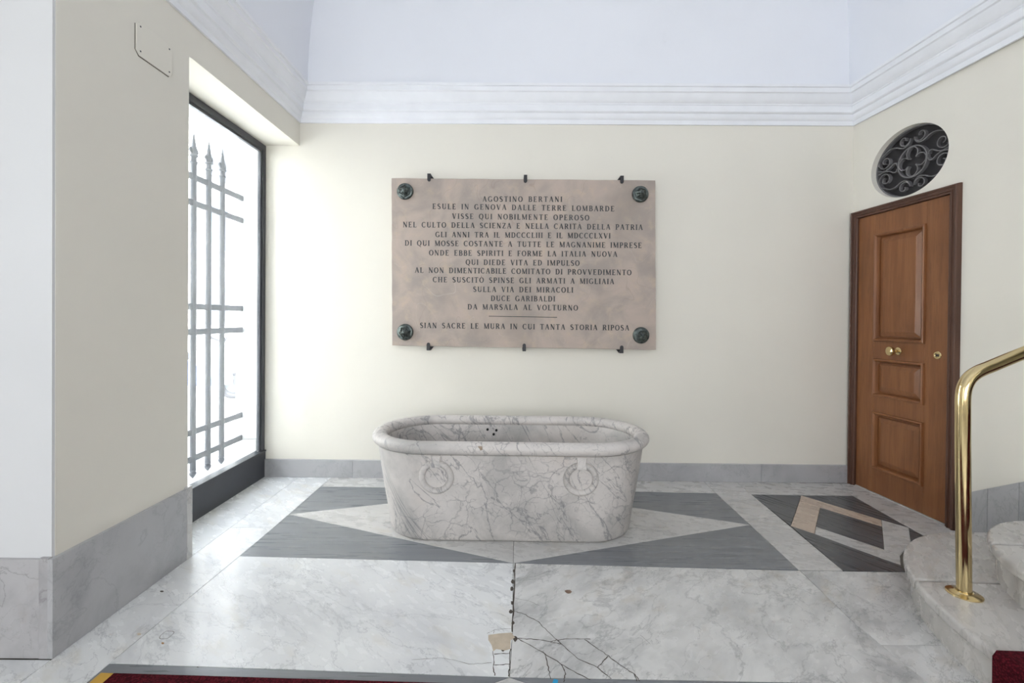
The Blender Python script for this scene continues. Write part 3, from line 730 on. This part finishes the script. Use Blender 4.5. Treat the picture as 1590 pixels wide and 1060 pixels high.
G = {
 'I': (.34, stem(.17)),
 'L': (.66, stem(.18) + bar(.18, .62, .03) + [seg(.61, 0, .63, .24, .05)]),
 'E': (.70, stem(.18) + bar(.18, .62, .03) + bar(.18, .60, .97) + bar(.18, .48, .52) + [seg(.61, 0, .64, .24, .05), seg(.60, 1, .60, .78, .05), seg(.48, .4, .48, .64, .05)]),
 'F': (.66, stem(.18) + bar(.18, .60, .97) + bar(.18, .46, .50) + [seg(.60, 1, .60, .76, .05), seg(.46, .38, .46, .62, .05)]),
 'T': (.76, stem(.38, s1=False) + bar(.04, .72, .97) + [seg(.05, 1, .03, .76, .05), seg(.71, 1, .73, .76, .05)]),
 'D': (.84, stem(.18) + bar(.18, .40, .035) + bar(.18, .40, .965) + arc(.36, .5, .34, .465, -90, 90)),
 'B': (.72, stem(.18) + bar(.18, .40, .035) + bar(.18, .38, .965) + bar(.18, .40, .53) + arc(.36, .745, .20, .22, -90, 90) + arc(.38, .28, .24, .245, -90, 90)),
 'P': (.68, stem(.18) + bar(.18, .38, .965) + bar(.18, .38, .47) + arc(.36, .715, .23, .25, -90, 90)),
 'R': (.80, stem(.18) + bar(.18, .38, .965) + bar(.18, .38, .50) + arc(.36, .73, .22, .235, -90, 90) + [seg(.40, .5, .68, .03, TK * .9)] + srf(.72, .02, .08)),
 'C': (.78, arc(.42, .5, .33, .465, 52, 308) + [seg(.64, .98, .66, .70, .05), seg(.64, .03, .66, .26, .05)]),
 'G': (.84, arc(.42, .5, .33, .465, 52, 305) + [seg(.64, .98, .66, .70, .05)] + stem(.68, TK, 0.05, .42, s0=False, e=.06)),
 'O': (.86, arc(.43, .5, .33, .465, 0, 360, n=24)),
 'Q': (.88, arc(.43, .5, .33, .465, 0, 360, n=24) + [seg(.42, .06, .74, -.24, .11)]),
 'U': (.84, stem(.18, s0=False, y0=.3) + stem(.66, TN, s0=False, y0=.3) + arc(.42, .32, .24, .29, 180, 360)),
 'V': (.82, [seg(.12, 1, .42, 0, TK), seg(.42, 0, .70, 1, TN)] + srf(.12, .98, .12) + srf(.70, .98, .11)),
 'A': (.82, [seg(.12, 0, .40, 1, TN), seg(.40, 1, .70, 0, TK)] + bar(.22, .58, .34, .06) + srf(.12, .02, .10) + srf(.70, .02, .12)),
 'N': (.86, stem(.16, TN) + stem(.70, TN, s0=False) + [seg(.14, 1, .70, 0, TK)]),
 'M': (1.02, stem(.14, TN) + stem(.86, TK) + [seg(.15, 1, .48, .05, TK), seg(.48, .05, .83, 1, TN)]),
 'S': (.64, arc(.32, .735, .19, .23, 40, 250) + [seg(.20, .62, .44, .42, TK)] + arc(.32, .265, .21, .235, -140, 60) + [seg(.48, .98, .50, .74, .05), seg(.14, .02, .12, .26, .05)]),
 'X': (.80, [seg(.14, 1, .66, 0, TK), seg(.14, 0, .66, 1, TN)] + srf(.14, .98, .12) + srf(.66, .98, .1) + srf(.14, .02, .1) + srf(.66, .02, .12)),
 'Z': (.72, bar(.08, .62, .965) + bar(.08, .64, .035) + [seg(.60, .98, .12, .02, TK * .9), seg(.08, 1, .07, .76, .05), seg(.64, 0, .66, .26, .05)]),
}
G['\u00c0'] = (G['A'][0], G['A'][1] + [seg(.30, 1.30, .42, 1.12, .09)])
G['\u00d2'] = (G['O'][0], G['O'][1] + [seg(.34, 1.30, .46, 1.12, .09)])
LINES = [("AGOSTINO BERTANI", 749, 873, 313, 313.5), ("ESULE IN GENOVA DALLE TERRE LOMBARDE", 671.4, 954, 324.3, 328.2), ("VISSE QUI NOBILMENTE OPEROSO", 702, 915, 339.6, 342.2),
         ("NEL CULTO DELLA SCIENZA E NELLA CARIT\u00c0 DELLA PATRIA", 625.5, 998, 352.6, 357), ("GLI ANNI TRA IL MDCCCLIII E IL MDCCCLXVI", 676, 948, 368, 370.2), ("DI QUI MOSSE COSTANTE A TUTTE LE MAGNANIME IMPRESE", 628.5, 996.5, 381.2, 385),
         ("ONDE EBBE SPIRITI E FORME LA ITALIA NUOVA", 666, 958.5, 396.4, 398.7), ("QUI DIEDE VITA ED IMPULSO", 723, 900, 411, 412.6), ("AL NON DIMENTICABILE COMITATO DI PROVVEDIMENTO", 644, 980.5, 423.2, 427.2),
         ("CHE SUSCIT\u00d2 SPINSE GLI ARMATI A MIGLIAIA", 672, 953.5, 438, 441), ("SULLA VIA DEI MIRACOLI", 734.5, 890, 453, 454.3), ("DUCE GARIBALDI", 762, 862, 467, 468),
         ("DA MARSALA AL VOLTURNO", 726, 897.5, 480.3, 482), ("SIAN SACRE LE MURA IN CUI TANTA STORIA RIPOSA", 652, 977, 509, 513)]
CAPH = 8.3
G['H'] = (.88, stem(.18) + stem(.70) + bar(.18, .70, .5))
for txt, x0, x1, y0, y1 in LINES:
    A = PF.px(x0, y0); B = PF.px(x1, y1); h = CAPH / F * (BK.o.y - .05); Lw = (B[0] - A[0]) / h
    nat = sum(G[c][0] for c in txt if c != ' '); ns = txt.count(' '); nl = len(txt) - ns
    gap = .78; trk = (Lw - nat - ns * gap) / (nl - 1)
    wsx = 1.0
    if trk < .02:
        gap = .62; trk = .02; wsx = (Lw - ns * gap - (nl - 1) * trk) / nat
    if trk > .22: gap += (trk - .22) * (nl - 1) / max(1, ns); trk = .22
    m = MB(); cur = 0
    ang = (B[1] - A[1]) / (B[0] - A[0])
    for ch in txt:
        if ch == ' ': cur += gap; continue
        w, polys = G[ch]
        for q in polys:
            pp = [(cur + p[0] * wsx, p[1]) for p in q]
            V = [((A[0] + p[0] * h - pc[0]), (A[1] + p[0] * h * ang + p[1] * h - pc[1])) for p in pp]
            m.add([(v[0], -.0006, v[1]) for v in V], [(0, 1, 2, 3)])
        cur += w * wsx + trk
    # all strokes lie in one plane, facing the room
    o = tag(m.build('inscription_line', M_LET, plq), kind='stuff')
A = PF.px(759, 491.3); B = PF.px(865, 493)
MB().add([(A[0] - pc[0], -.0006, A[1] - pc[1]), (B[0] - pc[0], -.0006, B[1] - pc[1]), (B[0] - pc[0], -.0006, B[1] - pc[1] + .0055), (A[0] - pc[0], -.0006, A[1] - pc[1] + .0055)], [(0, 1, 2, 3)]).build('engraved_rule', M_LET, plq)
for bi, (u, v, rot) in enumerate(((628.5, 296.5, .5), (994.8, 300.8, -.3), (628.5, 515.5, .2), (996, 520.5, .9))):
    x, z = PF.px(u, v, -.02); x -= pc[0]; z -= pc[1]
    b = MB().lathe([(.0, .0), (.066, 0), (.069, -.008), (.066, -.018), (.058, -.024), (.0, -.026)], 32, 'y', (x, 0, z)).build('bronze_boss', M_BRONZE, plq, smooth=True)
    m = MB(); rs = []
    for k, (rr, y) in enumerate(((.054, -.022), (.052, -.034), (.043, -.040), (.040, -.036), (.030, -.050), (.014, -.064), (.004, -.070))):
        rs.append([(x + rr * math.cos(rot + j * PI / 3), y, z + rr * math.sin(rot + j * PI / 3)) for j in range(6)])
    m.rings(rs, cap0=True, cap1=True)
    for j in range(6):   # small leaves round the cap, one bent outward
        a = rot + j * PI / 3 + .5; out = .058 if j == (2 + bi) % 6 else .034
        p0 = Vector((x + .016 * math.cos(a - .5), -.052, z + .016 * math.sin(a - .5))); p1 = Vector((x + .016 * math.cos(a + .5), -.052, z + .016 * math.sin(a + .5)))
        tip = Vector((x + out * math.cos(a), -.078 if out > .05 else -.058, z + out * math.sin(a)))
        m.add([p0, p1, tip, (p0 + p1) / 2 + Vector((0, -.014, 0))], [(0, 1, 2), (0, 3, 2), (3, 1, 2), (0, 1, 3)])
    m.build('hexagonal_cap', M_BRONZE, b, smooth=True, angle=20)
# clamps
names = {0: 'leftmost', 1: 'middle', 2: 'rightmost'}
for row, vs_ in ((0, ((666, 274.5), (816, 276.5), (966, 277.8))), (1, ((665, 538.5), (814, 540), (965.5, 543)))):
    for i, (u, v) in enumerate(vs_):
        x, z = PF.px(u, v, -.01); s = 1 if row == 0 else -1
        t = tag(empty('wall_clamp', BK.m @ T(x, 0, z)), '%s black iron clamp on the %s edge of the memorial plaque' % (names[i], 'top' if row == 0 else 'bottom'), 'clamp', None)
        w = .014
        hk = [(-w, .028 * s), (w, .028 * s)] + [(w * math.cos(a), (-.022 - w * math.sin(a)) * s) for a in [k * PI / 6 for k in range(7)]]
        MB().prism(hk, OFF - .010, OFF - .0015, 'y').build('hook', M_IRON, t)
        MB().box((-w, OFF - .004, .018 * s), (w, 0, .028 * s)).build('arm', M_IRON, t)
        sd = (1, 0, -1)[i]
        MB().prism([(0, .026 * s), (w, .026 * s), (.035 if sd > 0 else .016, -.0 * s), (-.035 if sd < 0 else -.016, -.0 * s), (-w, .026 * s)], -.008, 0, 'y').build('wall_flange', M_IRON, t)

# ------------------------------------------------------------------ bath tub
f1, f2 = fl(680, 838.5), fl(930, 843.5)
ang = math.atan2(f2.y - f1.y, f2.x - f1.x) * .6; yf = (f1.y + f2.y) / 2
HY, HX, ins0 = .412, .908, .12
tc_ = Vector((-.012, yf + HY - ins0 - .004, 0)); print('tub', tc_, ang, yf)
tub = tag(empty('bathtub', Matrix.Translation(tc_) @ Matrix.Rotation(ang, 4, 'Z')), 'antique grey veined white marble bathtub with carved rings on the inlaid floor', 'bathtub')
def stad(ins, z, n=36, ns=20):
    r = HY - ins; L = HX - HY; pts = []
    for i in range(ns): pts.append((-L + 2 * L * i / ns, -r, z))
    for i in range(n): a = -PI / 2 + PI * i / n; pts.append((L + r * math.cos(a), r * math.sin(a), z))
    for i in range(ns): pts.append((L - 2 * L * i / ns, r, z))
    for i in range(n): a = PI / 2 + PI * i / n; pts.append((-L + r * math.cos(a), r * math.sin(a), z))
    return pts
ZR = .625
outer = [(.15, 0), (ins0 + .012, .0), (ins0 + .004, .006), (ins0 - .002, .02), (.104, .12), (.083, .24), (.064, .36), (.049, .46), (.039, .54), (.036, ZR - .086), (.034, ZR - .078), (.045, ZR - .074)]
inner = [(.085, ZR - .05), (.094, ZR - .07), (.104, ZR - .16), (.118, ZR - .30), (.14, ZR - .42), (.19, ZR - .485), (.27, ZR - .50)]
MB().rings([stad(i, z) for i, z in outer + [(.06, ZR - .06)] + inner], cap0=True, cap1=True).build('basin', M_TUB, tub, smooth=True, angle=50)
ccx, ccz, rx_, rz_ = .048, ZR - .038, .048, .038
rp = [(ccx - rx_ * math.cos(a), ccz + rz_ * math.sin(a)) for a in [A_(-75 + i * 300 / 22) for i in range(23)]]
rp = [(max(i, -.002), z) for i, z in rp]
MB().rings([stad(i, z) for i, z in rp], loop=True).build('rim', M_TUB, tub, smooth=True, angle=60)
def wall_ins(z):
    pts = [(q[1], q[0]) for q in outer[3:10]]
    for (a, ia), (b, ib) in zip(pts[:-1], pts[1:]):
        if a <= z <= b: return ia + (ib - ia) * (z - a) / (b - a)
    return pts[-1][1]
def loc_of(u, v, off=0):
    """point of the tub's front face behind photo point (u, v), in tub coordinates"""
    inv = (Matrix.Translation(tc_) @ Matrix.Rotation(ang, 4, 'Z')).inverted(); o = inv @ Vector((0, 0, CAMH)); d = inv.to_3x3() @ ray(u, v)
    y = -HY + .05
    for _ in range(5):
        t = (y - o.y) / d.y; p = o + d * t; y = -HY + wall_ins(max(.02, p.z)) - off
    return p
for u, v in ((677.5, 740), (902, 743.5)):
    c = loc_of(u, v); sc = .086; m = MB(); rs = []
    for k in range(40):
        a = 2 * PI * k / 40; x = c.x + sc * math.cos(a); z = c.z + sc * math.sin(a); yy = -HY + wall_ins(z)
        rs.append([(c.x + (sc + .019 * math.cos(b)) * math.cos(a), yy + .001 - .024 * math.sin(b), c.z + (sc + .019 * math.cos(b)) * math.sin(a)) for b in [2 * PI * j / 12 for j in range(12)]])
    m.rings(rs, loop=True); m.build('carved_ring', M_TUB, tub, smooth=True)
    m = MB(); rs = []
    for i in range(9):
        z = c.z + .066 + (ZR - .08 - c.z - .066) * i / 8; w = .030 - .006 * math.sin(PI * i / 8); yy = -HY + wall_ins(z); pr = .024 * (1 - i / 8) + .006
        rs.append([(c.x - w, yy + .006, z), (c.x - w, yy - pr, z), (c.x + w, yy - pr, z), (c.x + w, yy + .006, z)])
    m.rings(rs, cap0=True, cap1=True); m.build('carved_strap', M_TUB, tub, bevel=.003, smooth=True)
for x, z in ((-.175, .535), (-.11, .53), (-.13, .50)):
    MB().lathe([(.0, 0), (.009, 0), (.009, .012)], 12, 'y', (x, HY - .112, z)).build('drain_hole', M_HOLE, tub)
# chipped spot on the front rim
MB().add([(-.170, -HY + .001, ZR - .040), (-.150, -HY + .001, ZR - .034), (-.158, -HY + .008, ZR - .014), (-.182, -HY + .008, ZR - .014), (-.162, -HY - .003, ZR - .026)], [(0, 1, 4), (1, 2, 4), (2, 3, 4), (3, 0, 4)]).build('chip', plain('brown_chip', (.36, .28, .21), .8), tub)

# ------------------------------------------------------------------ cover plate on left wall
cpn = [LF.px(*q) for q in ((209.5, 31), (266, 72), (265.5, 119), (210.5, 86))]
x0 = (cpn[0][0] + cpn[3][0]) / 2; x1 = (cpn[1][0] + cpn[2][0]) / 2; z1 = (cpn[0][1] + cpn[1][1]) / 2; z0 = (cpn[2][1] + cpn[3][1]) / 2
print('plate', cpn)
cpt = tag(empty('cover_plate', LF.m @ T((x0 + x1) / 2, 0, (z0 + z1) / 2)), 'blank painted-over cover plate with clipped corners high on the left wall', 'plate')
hw, hh = (x1 - x0) / 2, (z1 - z0) / 2; c = .02
MB().prism([(-hw + c, -hh), (hw - c, -hh), (hw, -hh + c), (hw, hh - c), (hw - c, hh), (-hw + c, hh), (-hw, hh - c), (-hw, -hh + c)], -.007, 0, 'y').build('plate', M_WALL, cpt, bevel=.002)
MB().prism([(-hw + c - .002, -hh - .004), (hw - c, -hh - .004), (hw, -hh + c), (hw, hh - c), (-hw - .004, hh - c), (-hw - .004, -hh + c)], -.0012, 0, 'y').build('painted_shadow', M_GROUT, cpt)  # dark sheet along left and lower edges, a painted shadow of the plate
for sx in (-1, 1):
    for sz in (-1, 1): MB().lathe([(0, 0), (.004, 0), (.004, -.0015), (0, -.002)], 10, 'y', (sx * (hw - .022), -.007, sz * (hh - .022))).build('screw', M_FRAME, cpt)

# ------------------------------------------------------------------ steps
steps = tag(empty('staircase', T(0, 0, 0)), 'worn white marble steps with rounded nosings rising to the right', 'stairs')
RISE = .17
SP = [(1.735, 1.55, .78, 2.56), (2.035, 1.55, .62, 2.33), (2.415, 1.72, .36, 2.09), (2.745, 1.7, .2, 1.9)]
def outline(k, grow=0.0, y_end=-.5, n=22):
    x0, yc, rx, yfar = SP[k]; ry = yfar - yc; x0 -= grow; rx_2 = rx + grow; ry2 = ry + grow; xc = x0 + rx_2; xe = 4.6 if k >= 2 else 3.35
    pts = [(x0, y_end)] + [(x0, y_end + (yc - y_end) * t) for t in (.25, .5, .75)]
    pts += [(xc - rx_2 * math.cos(PI / 2 * i / n), yc + ry2 * math.sin(PI / 2 * i / n)) for i in range(n + 1)]
    lim = 2.9 if k < 2 else xe
    pts = [p for p in pts if p[0] < lim - .01]
    pts.append((lim, yfar + grow)); return pts, lim
for k in range(4):
    z0, z1 = RISE * k, RISE * (k + 1)
    o0, lim = outline(k, -.03); o1, _ = outline(k, 0.0)
    body = o0 + [(lim, -.5)]
    MB().prism(body, z0 if k == 0 else z0 - .0, z1 - .046).build('riser', M_STEP, steps, smooth=True, angle=30)
    # tread with rounded nosing, split where the photograph shows the joint
    ysplit = 2.075 if k == 0 else (2.075 if k == 1 else None)
    def tread(pts):
        m = MB(); rs = []
        cx_ = (min(p[0] for p in pts) + max(p[0] for p in pts)) / 2; cy_ = (min(p[1] for p in pts) + max(p[1] for p in pts)) / 2
        m.prism(pts, z1 - .046, z1); return m
    full = o1 + [(lim, -.5)]
    if ysplit:
        far = [p for p in full if p[1] > ysplit]; near = [p for p in full if p[1] < ysplit]
        xa_ = min(p[0] for p in far); 
        # the cut meets the curved edge between its neighbours
        i = max(j for j, p in enumerate(o1) if p[1] < ysplit); t = (ysplit - o1[i][1]) / (o1[i + 1][1] - o1[i][1]); xe_ = o1[i][0] + (o1[i + 1][0] - o1[i][0]) * t
        far = [(xe_, ysplit + .0012)] + far + [(lim, ysplit - .06 + .0012)]
        near = [p for p in o1 if p[1] < ysplit] + [(xe_, ysplit), (lim, ysplit - .06), (lim, -.5)]
        tread(far).build('tread', M_STEP, steps, bevel=.017, seg=4, smooth=True, angle=50)
        tread(near).build('tread', M_STEP, steps, bevel=.017, seg=4, smooth=True, angle=50)
    else:
        tread(full).build('tread', M_STEP, steps, bevel=.017, seg=4, smooth=True, angle=50)

# ------------------------------------------------------------------ carpets
ca = fl(183, 1045, .008); cb = fl(700, 1060.5, .008); yr = ca.y
run = tag(empty('carpet_runner', T(0, 0, 0)), 'dark red carpet runner along the bottom of the photo with ochre end binding', 'carpet')
xr0 = fl(150, 1050, .008).x
sl_ = (cb.y - ca.y) / (cb.x - ca.x)
MB().prism([(xr0 + .05, yr + sl_ * (xr0 + .05 - ca.x)), (1.72, yr + sl_ * (1.72 - ca.x)), (1.72, .35), (xr0 + .05, .35)], .001, .010).build('pile', M_CARPET, run, bevel=.003)
MB().prism([(xr0, yr + sl_ * (xr0 - ca.x)), (xr0 + .049, yr + sl_ * (xr0 + .049 - ca.x)), (xr0 + .049, .35), (xr0, .35)], .001, .009).build('binding', M_BIND, run, bevel=.002)
ye = fl(1548, 1010, RISE + .01).y
m = MB(); t_ = .010; path = []
path = [(1.74, .002)]
for k in range(4):
    x0 = SP[k][0]; z = RISE * (k + 1)
    path += [(x0 - .003, RISE * k + (.002 if k == 0 else .004)), (x0 - .004, z - .008), (x0 + .004, z + .002)]
path += [(4.5, RISE * 4 + .002)]
path = path[1:]
up = [(p[0] + dx, p[1] + dz) for p, (dx, dz) in zip(path, [(-t_, 0), (-t_, 0), (-t_ * .3, t_)] * 4 + [(0, t_)])]
n = len(path); vs = [(p[0], ye, p[1]) for p in path] + [(p[0], ye, p[1]) for p in up] + [(p[0], .35, p[1]) for p in path] + [(p[0], .35, p[1]) for p in up]
fs = []
for i in range(n - 1): fs += [(i, i + 1, n + i + 1, n + i), (2 * n + i, 2 * n + i + 1, 3 * n + i + 1, 3 * n + i), (n + i, n + i + 1, 3 * n + i + 1, 3 * n + i), (i, i + 1, 2 * n + i + 1, 2 * n + i)]
fs += [(0, n, 3 * n, 2 * n), (n - 1, 2 * n - 1, 4 * n - 1, 3 * n - 1)]
m.add(vs, fs); tag(m.build('stair_carpet', M_CARPET), 'dark red stair carpet laid over the marble steps, lower right corner', 'carpet')

# ------------------------------------------------------------------ brass handrail
hb = fl(1497, 922, RISE); hx, hy = hb.x, hb.y; print('rail', hb)
hr = tag(empty('handrail', T(hx, hy, RISE)), 'polished brass tube handrail bending up from marble step in front of the door', 'handrail')
def at_y(u, v, Y):
    d = ray(u, v); t = Y / d.y; return Vector((0, 0, CAMH)) + d * t
pts = [Vector((0, 0, .004))]
for u, v in ((1496.2, 850), (1495.8, 790), (1495.3, 730), (1495, 690), (1495, 660), (1495, 638), (1495.2, 620), (1497, 604), (1502.5, 591), (1511, 582), (1523, 575), (1538, 569), (1563, 558.5), (1590, 547.6), (1660, 519.5), (1800, 463)):
    p = at_y(u, v, hy); pts.append(p - Vector((hx, hy, RISE)))
pth = catmull([tuple(p) for p in pts], 6)
MB().tube(pth, .0262, 28).build('rail_tube', M_BRASS, hr, smooth=True)
MB().lathe([(0, -.0), (.062, 0), (.062, .004), (.055, .007), (.034, .010), (.030, .014), (.026, .014)], 32).build('flange', M_BRASS, hr, smooth=True)
# scrap of blue paper on the grey band
bs = fl(862, 1057)
tag(MB().prism([(bs.x - .012, bs.y - .012), (bs.x + .008, bs.y - .01), (bs.x + .012, bs.y + .004), (bs.x - .004, bs.y + .008)], .0005, .0015).build('paper_scrap', M_BLUE), 'tiny bright blue paper scrap on grey floor band at the bottom edge', 'paper')
